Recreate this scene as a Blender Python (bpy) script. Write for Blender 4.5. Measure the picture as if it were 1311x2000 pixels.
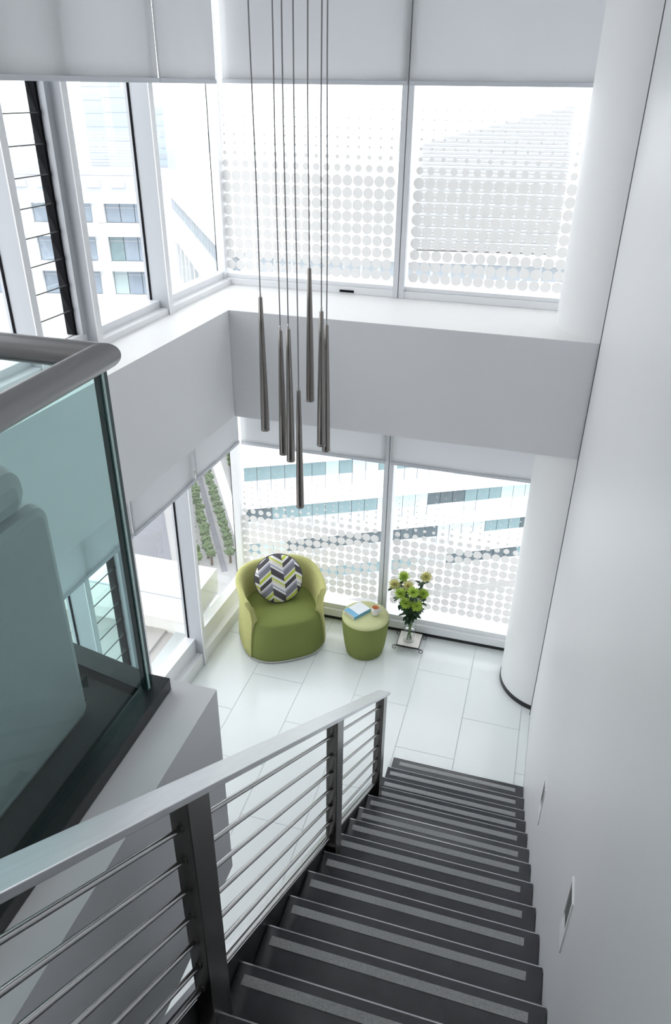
import bpy, bmesh, math, random
from mathutils import Vector, Matrix
random.seed(7)
PI = math.pi
sc = bpy.context.scene
col = sc.collection
for o in list(bpy.data.objects):
    bpy.data.objects.remove(o)

# ------------------------------------------------------------------ camera
CAM = Vector((0, 0, 4.85))
r_ = Vector((0.96006945, 0.27955008, 0.01088167))
u_ = Vector((-0.14755647, 0.47294611, 0.86864784))
w_ = Vector((-0.23768413, 0.83556791, -0.49531053))
cd = bpy.data.cameras.new('camera')
cam = bpy.data.objects.new('camera', cd)
col.objects.link(cam)
cd.sensor_fit = 'VERTICAL'
cd.sensor_height = 36.0
cd.lens = 1457.29 / 2000 * 36.0
cd.clip_start = 0.05
cd.clip_end = 2000
m = Matrix((r_, u_, -w_)).transposed().to_4x4()
m.translation = CAM
cam.matrix_world = m
sc.camera = cam

# ------------------------------------------------------------------ sky, sun, exposure
wd = bpy.data.worlds.new('overcast_sky')
sc.world = wd
wd.use_nodes = True
bg = wd.node_tree.nodes['Background']
bg.inputs[0].default_value = (0.975, 0.98, 1.0, 1)
bg.inputs[1].default_value = 1.75
sl = bpy.data.lights.new('sun', 'SUN')
sl.energy = 0.7
sl.angle = math.radians(25)
sl.color = (1.0, 0.97, 0.92)
so = bpy.data.objects.new('sun', sl)
col.objects.link(so)
so.rotation_euler = Vector((-0.42, 0.5, -0.85)).to_track_quat('-Z', 'Y').to_euler()
vs = sc.view_settings
vs.view_transform = 'Standard'
vs.look = 'None'
vs.exposure = 0.7
vs.gamma = 1.0
vs.use_curve_mapping = False
sc.cycles.max_bounces = 10
sc.cycles.diffuse_bounces = 5
sc.cycles.transparent_max_bounces = 16
sc.cycles.use_denoising = True

# ------------------------------------------------------------------ materials
def mat(name, rgb, rough=0.6, metal=0.0, noise=0.0, nscale=8.0, bump=0.0, bscale=60.0, spec=0.5, coat=0.0, stretch=None):
    mt = bpy.data.materials.new(name)
    mt.use_nodes = True
    nt = mt.node_tree
    b = nt.nodes['Principled BSDF']
    b.inputs['Base Color'].default_value = (*rgb, 1)
    b.inputs['Roughness'].default_value = rough
    b.inputs['Metallic'].default_value = metal
    b.inputs['Specular IOR Level'].default_value = spec
    b.inputs['Coat Weight'].default_value = coat
    tc = nt.nodes.new('ShaderNodeTexCoord')
    vec = tc.outputs['Object']
    if stretch:
        mp = nt.nodes.new('ShaderNodeMapping')
        mp.inputs['Scale'].default_value = stretch
        nt.links.new(vec, mp.inputs[0])
        vec = mp.outputs[0]
    n1 = nt.nodes.new('ShaderNodeTexNoise')
    n1.inputs['Scale'].default_value = nscale
    n1.inputs['Detail'].default_value = 4
    nt.links.new(vec, n1.inputs['Vector'])
    mx = nt.nodes.new('ShaderNodeMix')
    mx.data_type = 'RGBA'
    k = 1 - noise
    mx.inputs['A'].default_value = (rgb[0] * k, rgb[1] * k, rgb[2] * k, 1)
    k = 1 + noise
    mx.inputs['B'].default_value = (min(1, rgb[0] * k), min(1, rgb[1] * k), min(1, rgb[2] * k), 1)
    nt.links.new(n1.outputs['Fac'], mx.inputs['Factor'])
    nt.links.new(mx.outputs['Result'], b.inputs['Base Color'])
    if bump:
        n2 = nt.nodes.new('ShaderNodeTexNoise')
        n2.inputs['Scale'].default_value = bscale
        n2.inputs['Detail'].default_value = 3
        nt.links.new(vec, n2.inputs['Vector'])
        bp = nt.nodes.new('ShaderNodeBump')
        bp.inputs['Strength'].default_value = bump
        bp.inputs['Distance'].default_value = 0.01
        nt.links.new(n2.outputs['Fac'], bp.inputs['Height'])
        nt.links.new(bp.outputs[0], b.inputs['Normal'])
    return mt

def glass_mat(name, tint, ior=1.45, rough=0.0, gmax=1.0):
    mt = bpy.data.materials.new(name)
    mt.use_nodes = True
    nt = mt.node_tree
    nt.nodes.remove(nt.nodes['Principled BSDF'])
    out = nt.nodes['Material Output']
    tr = nt.nodes.new('ShaderNodeBsdfTransparent')
    tr.inputs[0].default_value = (*tint, 1)
    gl = nt.nodes.new('ShaderNodeBsdfGlossy')
    gl.inputs['Roughness'].default_value = rough
    fr = nt.nodes.new('ShaderNodeFresnel')
    fr.inputs[0].default_value = ior
    mm = nt.nodes.new('ShaderNodeMath')
    mm.operation = 'MULTIPLY'
    mm.inputs[1].default_value = gmax
    nt.links.new(fr.outputs[0], mm.inputs[0])
    # a pane has two faces; only the outer one reflects (no total reflection inside a thin sheet)
    ge = nt.nodes.new('ShaderNodeNewGeometry')
    iv = nt.nodes.new('ShaderNodeMath')
    iv.operation = 'SUBTRACT'
    iv.inputs[0].default_value = 1.0
    nt.links.new(ge.outputs['Backfacing'], iv.inputs[1])
    m2 = nt.nodes.new('ShaderNodeMath')
    m2.operation = 'MULTIPLY'
    nt.links.new(mm.outputs[0], m2.inputs[0])
    nt.links.new(iv.outputs[0], m2.inputs[1])
    mx = nt.nodes.new('ShaderNodeMixShader')
    nt.links.new(m2.outputs[0], mx.inputs[0])
    nt.links.new(tr.outputs[0], mx.inputs[1])
    nt.links.new(gl.outputs[0], mx.inputs[2])
    nt.links.new(mx.outputs[0], out.inputs['Surface'])
    return mt

def cloth_mat(name, rgb, trans, mixf):
    mt = bpy.data.materials.new(name)
    mt.use_nodes = True
    nt = mt.node_tree
    nt.nodes.remove(nt.nodes['Principled BSDF'])
    out = nt.nodes['Material Output']
    tc = nt.nodes.new('ShaderNodeTexCoord')
    n1 = nt.nodes.new('ShaderNodeTexNoise')
    n1.inputs['Scale'].default_value = 2.0
    nt.links.new(tc.outputs['Object'], n1.inputs['Vector'])
    mr = nt.nodes.new('ShaderNodeMix')
    mr.data_type = 'RGBA'
    mr.inputs['A'].default_value = (rgb[0] * .97, rgb[1] * .97, rgb[2] * .97, 1)
    mr.inputs['B'].default_value = (*rgb, 1)
    nt.links.new(n1.outputs['Fac'], mr.inputs['Factor'])
    d = nt.nodes.new('ShaderNodeBsdfDiffuse')
    nt.links.new(mr.outputs['Result'], d.inputs[0])
    t = nt.nodes.new('ShaderNodeBsdfTranslucent')
    t.inputs[0].default_value = (*trans, 1)
    mx = nt.nodes.new('ShaderNodeMixShader')
    mx.inputs[0].default_value = mixf
    nt.links.new(d.outputs[0], mx.inputs[1])
    nt.links.new(t.outputs[0], mx.inputs[2])
    nt.links.new(mx.outputs[0], out.inputs['Surface'])
    return mt

def emit_mat(name, rgb, s):
    mt = bpy.data.materials.new(name)
    mt.use_nodes = True
    b = mt.node_tree.nodes['Principled BSDF']
    b.inputs['Base Color'].default_value = (*rgb, 1)
    b.inputs['Emission Color'].default_value = (*rgb, 1)
    b.inputs['Emission Strength'].default_value = s
    return mt

def chevron_mat():
    mt = bpy.data.materials.new('chevron_fabric')
    mt.use_nodes = True
    nt = mt.node_tree
    b = nt.nodes['Principled BSDF']
    b.inputs['Roughness'].default_value = 0.9
    tc = nt.nodes.new('ShaderNodeTexCoord')
    sp = nt.nodes.new('ShaderNodeSeparateXYZ')
    nt.links.new(tc.outputs['Object'], sp.inputs[0])
    def M(op, a, bb=None, c=None):
        n = nt.nodes.new('ShaderNodeMath')
        n.operation = op
        for i, x in enumerate((a, bb, c)):
            if x is None:
                continue
            if isinstance(x, (int, float)):
                n.inputs[i].default_value = x
            else:
                nt.links.new(x, n.inputs[i])
        return n.outputs[0]
    cw = 0.12
    x = M('ADD', sp.outputs[0], 1.2 + 0.075)
    y = M('ADD', sp.outputs[1], 1.0)
    tri = M('PINGPONG', x, cw)
    colm = M('FLOOR', M('DIVIDE', x, cw))
    odd = M('MODULO', colm, 2.0)
    v = M('DIVIDE', M('ADD', y, M('MULTIPLY', tri, 0.74)), 0.205)
    fr = M('FRACT', v)
    def ramp(stops):
        r = nt.nodes.new('ShaderNodeValToRGB')
        r.color_ramp.interpolation = 'CONSTANT'
        e = r.color_ramp.elements
        while len(e) > 1:
            e.remove(e[-1])
        e[0].position = 0
        e[0].color = (*stops[0][1], 1)
        for p, c in stops[1:]:
            q = e.new(p)
            q.color = (*c, 1)
        nt.links.new(fr, r.inputs[0])
        return r.outputs[0]
    W = (0.80, 0.80, 0.80); K = (0.075, 0.068, 0.078); G = (0.22, 0.22, 0.26); L = (0.55, 0.60, 0.10); Cm = (0.74, 0.70, 0.58)
    Lg = (0.45, 0.44, 0.52)
    rA = ramp([(0, W), (.13, K), (.47, W), (.56, Lg), (.66, W), (.76, Cm), (.90, L)])
    rB = ramp([(0, W), (.10, L), (.27, W), (.33, G), (.62, Lg), (.72, W), (.78, K)])
    mx = nt.nodes.new('ShaderNodeMix')
    mx.data_type = 'RGBA'
    nt.links.new(odd, mx.inputs['Factor'])
    nt.links.new(rA, mx.inputs['A'])
    nt.links.new(rB, mx.inputs['B'])
    nt.links.new(mx.outputs['Result'], b.inputs['Base Color'])
    return mt

MT = dict(
    wall=mat('white_painted_wall', (0.71, 0.715, 0.735), 0.45, noise=0.015, nscale=2, bump=0.05, bscale=30),
    plaster=mat('white_plaster', (0.84, 0.845, 0.86), 0.6, noise=0.01, nscale=3),
    plaster_shade=mat('shade_toned_plaster', (0.72, 0.725, 0.745), 0.6, noise=0.01, nscale=3),  # same plaster darkened: the back band's shade put into its colour
    column=mat('white_column_paint', (0.86, 0.865, 0.87), 0.5, noise=0.01),
    ledge=mat('white_ledge_paint', (0.88, 0.88, 0.88), 0.5, noise=0.01),
    slab=mat('grey_white_slab_paint', (0.72, 0.73, 0.75), 0.5, noise=0.03, nscale=3),
    ceiling=mat('white_ceiling', (0.86, 0.86, 0.86), 0.8),
    tile=mat('pale_gloss_tile', (0.82, 0.86, 0.865), 0.16, noise=0.03, nscale=2.5, spec=0.5),
    grout=mat('grey_grout', (0.60, 0.64, 0.65), 0.8),
    carpet=mat('charcoal_carpet', (0.045, 0.048, 0.05), 0.95, noise=0.3, nscale=200, bump=0.4, bscale=400),
    frame=mat('white_window_frame', (0.86, 0.87, 0.89), 0.35, noise=0.01),
    framegrey=mat('frame_grey_and_shade', (0.50, 0.515, 0.55), 0.4, noise=0.01),  # also stands for the shade on the white mullion fins
    mull=mat('white_mullion_paint', (0.74, 0.755, 0.785), 0.35, noise=0.01),
    black=mat('black_rubber', (0.008, 0.008, 0.010), 0.85, spec=0.1),
    skirt=mat('black_skirting', (0.015, 0.015, 0.017), 0.35, noise=0.2, nscale=30),
    glass=glass_mat('clear_window_glass', (0.97, 0.985, 0.985), 1.45),
    tglass=glass_mat('teal_tinted_glass', (0.89, 0.968, 0.962), 1.5, 0.0, 0.8),
    tedge=mat('dark_green_glass_edge', (0.02, 0.055, 0.055), 0.15),
    tbright=mat('pale_green_glass_edge', (0.45, 0.62, 0.60), 0.15),
    dots=cloth_mat('frosted_white_film', (0.88, 0.87, 0.865), (0.80, 0.795, 0.79), 0.58),
    blind=cloth_mat('white_blind_fabric', (0.84, 0.85, 0.86), (0.70, 0.71, 0.725), 0.42),
    blindbar=mat('pale_blind_bar', (0.60, 0.62, 0.66), 0.5),
    steel=mat('brushed_steel', (0.50, 0.49, 0.49), 0.22, 1.0, noise=0.03, nscale=6),
    steelb=mat('bright_brushed_steel', (0.74, 0.75, 0.77), 0.34, 1.0, noise=0.08, nscale=8, stretch=(14, 1, 1)),
    rail=mat('brushed_handrail_steel', (0.29, 0.285, 0.29), 0.36, 1.0, noise=0.1, nscale=40, stretch=(30, 30, 2)),
    post=mat('dark_brushed_post_steel', (0.20, 0.195, 0.185), 0.30, 1.0, noise=0.15, nscale=5),
    bronze=mat('gunmetal_pendant', (0.27, 0.25, 0.235), 0.20, 1.0, noise=0.05),
    cord=mat('grey_steel_cord', (0.22, 0.215, 0.22), 0.45, 0.6),
    tread=mat('charcoal_tread', (0.031, 0.032, 0.038), 0.22, noise=0.25, nscale=14, spec=0.75),
    strip=mat('grey_grit_strip', (0.36, 0.365, 0.37), 0.85, noise=0.45, nscale=160, bump=0.5, bscale=300),
    nosing=mat('steel_nosing', (0.55, 0.56, 0.58), 0.25, 0.9),
    stringer=mat('black_stringer', (0.018, 0.02, 0.021), 0.4),
    kerb=mat('black_kerb', (0.02, 0.023, 0.025), 0.3, noise=0.3, nscale=40),
    green=mat('olive_green_felt', (0.20, 0.24, 0.062), 0.9, noise=0.10, nscale=120, bump=0.25, bscale=500),
    lime=mat('lime_woven_fabric', (0.55, 0.545, 0.22), 0.9, noise=0.22, nscale=150, bump=0.4, bscale=350),
    limetop=mat('pale_lime_fabric', (0.58, 0.60, 0.32), 0.9, noise=0.12, nscale=150, bump=0.3, bscale=350),
    chev=chevron_mat(),
    pipe=mat('black_white_braid', (0.09, 0.085, 0.09), 0.8, noise=0.9, nscale=90),
    trimw=mat('pale_base_trim', (0.55, 0.56, 0.5), 0.5),
    cover=mat('pale_book_cover', (0.80, 0.84, 0.87), 0.35, noise=0.06, nscale=14),
    blue=mat('light_blue_print', (0.16, 0.42, 0.62), 0.4, noise=0.2, nscale=20),
    paper=mat('cream_page_edges', (0.62, 0.55, 0.42), 0.8, noise=0.2, nscale=90, stretch=(1, 1, 12)),
    mug=mat('white_china', (0.80, 0.77, 0.76), 0.2, noise=0.28, nscale=42),
    orange=mat('peach_glaze', (0.85, 0.45, 0.20), 0.35),
    traypl=mat('pale_striped_plate', (0.74, 0.71, 0.68), 0.25, noise=0.35, nscale=12, stretch=(6, 1, 1)),
    iron=mat('black_wrought_iron', (0.015, 0.015, 0.015), 0.45),
    vase=glass_mat('clear_vase_glass', (0.985, 0.99, 0.99), 1.5),
    water=glass_mat('vase_water', (0.985, 0.99, 0.99), 1.2),
    stem=mat('green_stem', (0.10, 0.19, 0.05), 0.6),
    leaf=mat('dark_green_leaf', (0.022, 0.060, 0.026), 0.5, noise=0.4, nscale=20),
    bloom=mat('lime_petals', (0.50, 0.66, 0.12), 0.7, noise=0.15, nscale=30),
    bloom2=mat('cream_lime_petals', (0.72, 0.70, 0.32), 0.7, noise=0.15, nscale=30),
    heart=mat('pink_brown_flower_heart', (0.50, 0.26, 0.16), 0.8),
    seat=mat('mid_grey_upholstery', (0.46, 0.47, 0.48), 0.55, noise=0.05, nscale=30),
    concrete=mat('pale_concrete_paving', (0.52, 0.50, 0.49), 0.9, noise=0.12, nscale=5),
    bench=mat('white_parapet_paint', (0.86, 0.85, 0.82), 0.7, noise=0.01),
    bwhite=mat('white_facade', (0.86, 0.87, 0.88), 0.8, noise=0.02, nscale=0.5),
    bpale=mat('pale_grey_facade', (0.45, 0.47, 0.51), 0.7, noise=0.03, nscale=0.5),
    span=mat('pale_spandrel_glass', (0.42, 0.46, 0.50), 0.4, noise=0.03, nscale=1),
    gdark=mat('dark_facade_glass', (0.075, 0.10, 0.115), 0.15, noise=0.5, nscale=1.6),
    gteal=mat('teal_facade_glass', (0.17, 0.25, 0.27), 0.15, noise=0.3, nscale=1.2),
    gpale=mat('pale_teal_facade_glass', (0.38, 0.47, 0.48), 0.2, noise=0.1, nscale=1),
    gblue=mat('hazy_blue_facade_glass', (0.24, 0.29, 0.35), 0.2, noise=0.2, nscale=0.6),  # blue paled to carry distance haze
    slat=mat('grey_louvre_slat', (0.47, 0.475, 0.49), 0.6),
    tower=mat('hazed_blue_tower_glass', (0.44, 0.51, 0.60), 0.4, noise=0.05, nscale=0.05),  # distance haze put into the tower colour
    ground=mat('pale_city_ground', (0.34, 0.34, 0.345), 0.9, noise=0.15, nscale=0.08),
    road=mat('grey_road', (0.19, 0.195, 0.22), 0.9, noise=0.1, nscale=0.3),
    brick=mat('red_brown_paving', (0.42, 0.27, 0.23), 0.9, noise=0.2, nscale=0.5),
    tree=mat('tree_foliage', (0.085, 0.125, 0.06), 0.9, noise=0.6, nscale=1.2),
    trunk=mat('tree_trunk', (0.10, 0.07, 0.05), 0.9),
    lamp=emit_mat('fill_light_diffuser', (1.0, 0.98, 0.95), 48.0),
    recess=mat('shadow_line_dark', (0.10, 0.105, 0.10), 0.5, 0.2),
)

# ------------------------------------------------------------------ mesh helpers
ORG = {}
def world_org(o):
    return ORG.get(o.name, Vector((0, 0, 0))) if o else Vector((0, 0, 0))

class MB:
    def __init__(s):
        s.v = []; s.f = []; s.sm = []
    def add(s, vs, fs, smooth=False):
        n = len(s.v)
        s.v += [tuple(x) for x in vs]
        for f in fs:
            s.f.append(tuple(i + n for i in f)); s.sm.append(smooth)
        return s
    def hexa(s, c):
        return s.add(c, [(0, 3, 2, 1), (4, 5, 6, 7), (0, 1, 5, 4), (1, 2, 6, 5), (2, 3, 7, 6), (3, 0, 4, 7)])
    def box(s, x0, x1, y0, y1, z0, z1):
        return s.hexa([(x0, y0, z0), (x1, y0, z0), (x1, y1, z0), (x0, y1, z0), (x0, y0, z1), (x1, y0, z1), (x1, y1, z1), (x0, y1, z1)])
    def prism(s, poly, z0, z1):
        n = len(poly)
        vs = [(p[0], p[1], z0) for p in poly] + [(p[0], p[1], z1) for p in poly]
        return s.add(vs, [tuple(range(n - 1, -1, -1)), tuple(range(n, 2 * n))] + [(i, (i + 1) % n, n + (i + 1) % n, n + i) for i in range(n)])
    def lathe(s, prof, c=(0, 0, 0), seg=32, cap0=True, cap1=True):
        vs = []
        for (r, z) in prof:
            for k in range(seg):
                t = 2 * PI * k / seg
                vs.append((c[0] + r * math.cos(t), c[1] + r * math.sin(t), c[2] + z))
        fs = []
        for i in range(len(prof) - 1):
            for k in range(seg):
                a = i * seg + k; b = i * seg + (k + 1) % seg
                fs.append((a, b, b + seg, a + seg))
        s.add(vs, fs, True)
        if cap0:
            s.add(vs[:seg], [tuple(range(seg - 1, -1, -1))])
        if cap1:
            s.add(vs[-seg:], [tuple(range(seg))])
        return s
    def tube(s, pts, rad, seg=10, caps=True):
        pts = [Vector(p) for p in pts]
        n = len(pts)
        rads = rad if isinstance(rad, (list, tuple)) else [rad] * n
        vs = []
        prev = None
        for i, p in enumerate(pts):
            t = (pts[min(i + 1, n - 1)] - pts[max(i - 1, 0)]).normalized()
            if prev is None:
                a = Vector((0, 0, 1)) if abs(t.z) < 0.9 else Vector((1, 0, 0))
                e1 = t.cross(a).normalized()
            else:
                e1 = (prev - t * prev.dot(t)).normalized()
            prev = e1
            e2 = t.cross(e1)
            for k in range(seg):
                q = 2 * PI * k / seg
                vs.append(p + (e1 * math.cos(q) + e2 * math.sin(q)) * rads[i])
        fs = []
        for i in range(n - 1):
            for k in range(seg):
                a = i * seg + k; b = i * seg + (k + 1) % seg
                fs.append((a, b, b + seg, a + seg))
        s.add(vs, fs, True)
        if caps:
            s.add(vs[:seg], [tuple(range(seg - 1, -1, -1))])
            s.add(vs[-seg:], [tuple(range(seg))])
        return s
    def mesh(s, name, off=(0, 0, 0)):
        me = bpy.data.meshes.new(name)
        me.from_pydata([(x - off[0], y - off[1], z - off[2]) for x, y, z in s.v], [], s.f)
        me.polygons.foreach_set('use_smooth', s.sm)
        bm = bmesh.new(); bm.from_mesh(me)
        bmesh.ops.recalc_face_normals(bm, faces=bm.faces)
        bm.to_mesh(me); bm.free()
        me.update()
        return me
    def build(s, name, mt, parent=None, local=False, bevel=0.0, **props):
        org = world_org(parent) if not local else Vector((0, 0, 0))
        me = s.mesh(name, org)
        me.materials.append(MT[mt])
        o = bpy.data.objects.new(name, me)
        col.objects.link(o)
        if parent:
            o.parent = parent
            if not local:
                ORG[o.name] = org
        if bevel:
            b = o.modifiers.new('bevel', 'BEVEL')
            b.width = bevel; b.segments = 2; b.limit_method = 'ANGLE'
        for k, v in props.items():
            o[k] = v
        return o

def root(name, loc, rotz=0.0, label=None, category=None, group=None, kind=None):
    o = bpy.data.objects.new(name, None)
    o.empty_display_size = 0.1
    col.objects.link(o)
    o.location = loc
    o.rotation_euler = (0, 0, rotz)
    ORG[o.name] = Vector(loc)
    for k, v in (('label', label), ('category', category), ('group', group), ('kind', kind)):
        if v:
            o[k] = v
    return o

def inst(name, me, parent, loc, rot=(0, 0, 0), mt=None):
    """a piece that shares its mesh with alike pieces; loc in world axes"""
    o = bpy.data.objects.new(name, me)
    col.objects.link(o)
    o.parent = parent
    o.location = Vector(loc) - world_org(parent)
    o.rotation_euler = rot
    return o

def meshof(mb, name, mt):
    me = mb.mesh(name)
    me.materials.append(MT[mt])
    return me

# left wall frame: s along the wall, d across it (negative = outwards)
LA = 0.05242
NLx, NLy = math.cos(LA), -math.sin(LA)
DLx, DLy = math.sin(LA), math.cos(LA)
def LW(s, d):
    return (d * NLx + s * DLx, d * NLy + s * DLy)
def lbox(mb, s0, s1, d0, d1, z0, z1):
    p = [LW(s0, d0), LW(s0, d1), LW(s1, d1), LW(s1, d0)]
    return mb.prism(p, z0, z1)

# ================================================================== STRUCTURE
XR = 0.351
ZL, ZB = 3.375, 2.515
YP = 5.205
ZC = 6.3
ZU = 3.10

# ---- floor with its tiles
fl = root('floor', (-1.3, 1.0, 0), kind='structure', label='pale glossy large-format tiled floor of the lower level', category='floor')
MB().box(-3.2, XR, -4.0, 6.04, -0.15, -0.004).build('floor_base', 'grout', fl)
tw, tl, g = 0.4975, 1.005, 0.0025
x0 = -0.722
tcache = {}
for ci in range(-5, 3):
    xa = x0 + ci * tw
    off = 5.492 if ci % 2 == 0 else 4.98
    for cj in range(-7, 2):
        ya = off + cj * tl
        xs0, xs1 = max(xa, -2.93), min(xa + tw, XR)
        ys0, ys1 = max(ya, -4), min(ya + tl, 6.035)
        if xs1 - xs0 < 0.03 or ys1 - ys0 < 0.03 or ys1 < 1.0:
            continue
        w, h = round(xs1 - xs0 - 2 * g, 3), round(ys1 - ys0 - 2 * g, 3)
        if (w, h) not in tcache:
            tcache[(w, h)] = meshof(MB().box(-w / 2, w / 2, -h / 2, h / 2, -0.008, 0), 'floor_tile', 'tile')
        inst('floor_tile', tcache[(w, h)], fl, ((xs0 + xs1) / 2, (ys0 + ys1) / 2, 0))

# ---- right wall
wr = MB().box(XR, XR + 0.2, -4.0, 6.15, -0.1, ZC).build('wall_right', 'wall', kind='structure', label='tall smooth white wall beside the staircase', category='wall')
MB().box(-3.4, XR + 0.2, -4.2, -4.0, -0.1, ZC).build('wall_rear', 'wall', kind='structure', label='white rear wall behind the viewpoint', category='wall')
MB().box(-3.4, XR + 0.2, -4.2, 6.2, ZC, ZC + 0.2).build('ceiling', 'ceiling', kind='structure', label='white ceiling high above the stair void', category='ceiling')

# ---- spandrel beams with ledges
spb = root('wall_spandrel_back', (-1.0, YP, ZB), kind='structure', label='white band wall with shade toned into its face, with ledge between upper and lower back windows', category='wall')
c0 = LW((YP + 2.605 * -NLy * 0 + 0) / DLy, -2.605)
pb = [(-2.357, YP), (XR, YP), (XR, 5.93), (-2.62, 5.93)]
MB().prism(pb, ZB, ZL - 0.004).build('band_face', 'plaster_shade', spb)
MB().prism(pb, ZL - 0.004, ZL).build('ledge_front', 'ledge', spb)
MB().prism([(-2.62, 5.93), (XR, 5.93), (XR, 6.14), (-2.62, 6.14)], ZB + 0.02, ZL).build('ledge_rear', 'ledge', spb)
spl = root('wall_spandrel_left', (-2.6, 3.0, ZB), kind='structure', label='white band wall with ledge between upper and lower left windows', category='wall')
e = LW(5.36, -2.605)
pl = [LW(-3.9, -2.61), LW(5.07, -2.61), (-2.357, YP), (-2.62, 5.93), (-2.62, 6.14), (-2.95, 6.14), LW(-3.9, -3.13)]
MB().prism(pl, ZB, ZL - 0.004).build('band_face', 'plaster', spl)
MB().prism(pl, ZL - 0.004, ZL).build('ledge', 'ledge', spl)

# ---- column
cx, cy, cr = 0.462, 5.662, 0.416
cm = root('column', (cx, cy, 0), kind='structure', label='round white column against the right wall with black skirting', category='column')
MB().lathe([(cr, 0), (cr, ZC)], (cx, cy, 0), 96).build('shaft', 'column', cm)
MB().lathe([(cr + 0.006, 0), (cr + 0.006, 0.045)], (cx, cy, 0), 96).build('skirting', 'skirt', cm)

MB().box(XR - 0.005, XR + 0.001, 5.188, 5.203, 0, ZC).build('shadow_strip', 'recess', kind='structure', label='thin dark strip standing for the shadow where the right wall meets the column', category='trim')  # dark strip painted in for the shadow line at the joint

# ---- upper level slab, ledge and landing
us = root('floor_upper', (-1.9, -1.0, ZU), kind='structure', label='upper floor slab with pale edge beam seen below the glass balustrade', category='floor')
MB().prism([(-2.58, 1.689), (-2.58, -4.0), (-0.885, -4.0), (-0.885, 1.689)], 2.17, 3.098).build('edge_beam', 'slab', us)
MB().prism([LW(-3.9, -2.6), (-1.10, -4.0), (-1.10, 1.60), LW(1.74, -2.6)], 3.0981, 3.106).build('carpet', 'carpet', us)
MB().box(-0.885, XR, -4.0, 0.10, 2.9, ZU).build('landing', 'tread', us)

# ---- skirtings
MB().box(-2.66, 0.33, 6.005, 6.05, 0, 0.062).build('baseboard_back', 'skirt', kind='structure', label='black skirting strip below the back window', category='skirting')
lbox(MB(), 1.6, 5.83, -3.03, -2.985, 0, 0.045).build('baseboard_left', 'skirt', kind='structure', label='black skirting strip below the left windows', category='skirting')

# ---- back windows
YG = 6.055
def dotfilm(xs, zfull_top, parent, name='dot_film'):
    mb = MB()
    rows = [(zfull_top - 0.0866 * j, 0.0405) for j in range(9)]
    rows += [(zfull_top + 0.088, 0.027), (zfull_top + 0.165, 0.0165), (zfull_top + 0.235, 0.0105), (zfull_top + 0.297, 0.0085),
             (zfull_top + 0.36, 0.007), (zfull_top + 0.425, 0.006), (zfull_top + 0.487, 0.005), (zfull_top + 0.55, 0.0045)]
    for x in xs:
        for z, r in rows:
            n = 22 if r > 0.02 else 10
            vs = [(x + r * math.cos(2 * PI * k / n), YG - 0.008, z + r * math.sin(2 * PI * k / n)) for k in range(n)]
            vs += [(a, YG - 0.0065, c) for a, b, c in vs]
            mb.add(vs, [tuple(range(n)), tuple(range(2 * n - 1, n - 1, -1))] + [(k, (k + 1) % n, n + (k + 1) % n, n + k) for k in range(n)])
    return mb.build(name, 'dots', parent, kind='stuff')

dotsL = [-2.668 + 0.0842 * k for k in range(17)]
dotsR = [-1.098 + 0.0858 * k for k in range(16)]
wn = 0
def back_window(xa, xb, z0, z1, rail, dots, ztop, label, label_film):
    global wn
    wn += 1
    w = root('window_%d' % wn, ((xa + xb) / 2, YG, z0), kind='structure', label=label, category='window')
    MB().box(xa, xb, 5.985, 6.13, z0, z0 + rail * 0.62).build('sill_rail', 'frame', w, bevel=0.004)
    MB().box(xa, xb, 6.012, 6.13, z0 + rail * 0.62, z0 + rail).build('bottom_rail', 'frame', w, bevel=0.003)
    MB().box(xa + 0.0, xb, YG - 0.005, YG + 0.005, z0 + rail, z1).build('pane', 'glass', w)
    MB().box(xa, xb, 6.0, 6.13, z1, z1 + 0.06).build('top_rail', 'frame', w)
    dotfilm(dots, ztop, w)
    return w
w1 = back_window(-2.70, -1.242, ZL, 6.1, 0.085, dotsL, 4.222, 'upper back window left of the mullion with dotted film', '')
w2 = back_window(-1.162, XR, ZL, 6.1, 0.085, dotsR, 4.222, 'upper back window beside the column with dotted film', '')
w3 = back_window(-2.70, -1.242, 0.05, 2.6, 0.14, dotsL, 1.035, 'lower back window behind the armchair with dotted film', '')
w4 = back_window(-1.162, XR, 0.05, 2.6, 0.14, dotsR, 1.035, 'lower back window behind the flowers with dotted film', '')
MB().box(-0.79 - 0.9, -0.79 - 0.78, 5.980, 5.99, ZL + 0.012, ZL + 0.030).build('vent_slot', 'black', w1)
mullb = root('trim_1', (-1.2, 6.05, 0), kind='structure', label='white mullion between the two upper back windows', category='mullion')
for nm, za, zb in (('upper_mullion', ZL + 0.002, 6.1),):
    MB().box(-1.246, -1.206, 5.975, 6.13, za, zb).build(nm, 'mull', mullb)
    MB().box(-1.198, -1.158, 5.975, 6.13, za, zb).build(nm, 'mull', mullb)
    MB().box(-1.206, -1.198, 5.99, 6.13, za, zb).build('groove', 'framegrey', mullb)
mullc = root('trim_2', (-1.2, 6.05, 0.05), kind='structure', label='white mullion between the two lower back windows', category='mullion')
MB().box(-1.246, -1.206, 5.975, 6.13, 0.05, 2.6).build('lower_mullion', 'mull', mullc)
MB().box(-1.198, -1.158, 5.975, 6.13, 0.05, 2.6).build('lower_mullion', 'mull', mullc)
MB().box(-1.206, -1.198, 5.99, 6.13, 0.05, 2.6).build('groove', 'framegrey', mullc)
t3 = MB().box(-2.768, -2.70, 5.985, 6.14, ZL + 0.002, 6.1).build('trim_3', 'frame', kind='structure', label='white corner post between the upper left and back windows', category='corner post')
t4 = MB().box(-2.768, -2.70, 5.985, 6.14, 0.0, 2.6).build('trim_4', 'frame', kind='structure', label='white corner post between the lower left and back windows', category='corner post')

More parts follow.
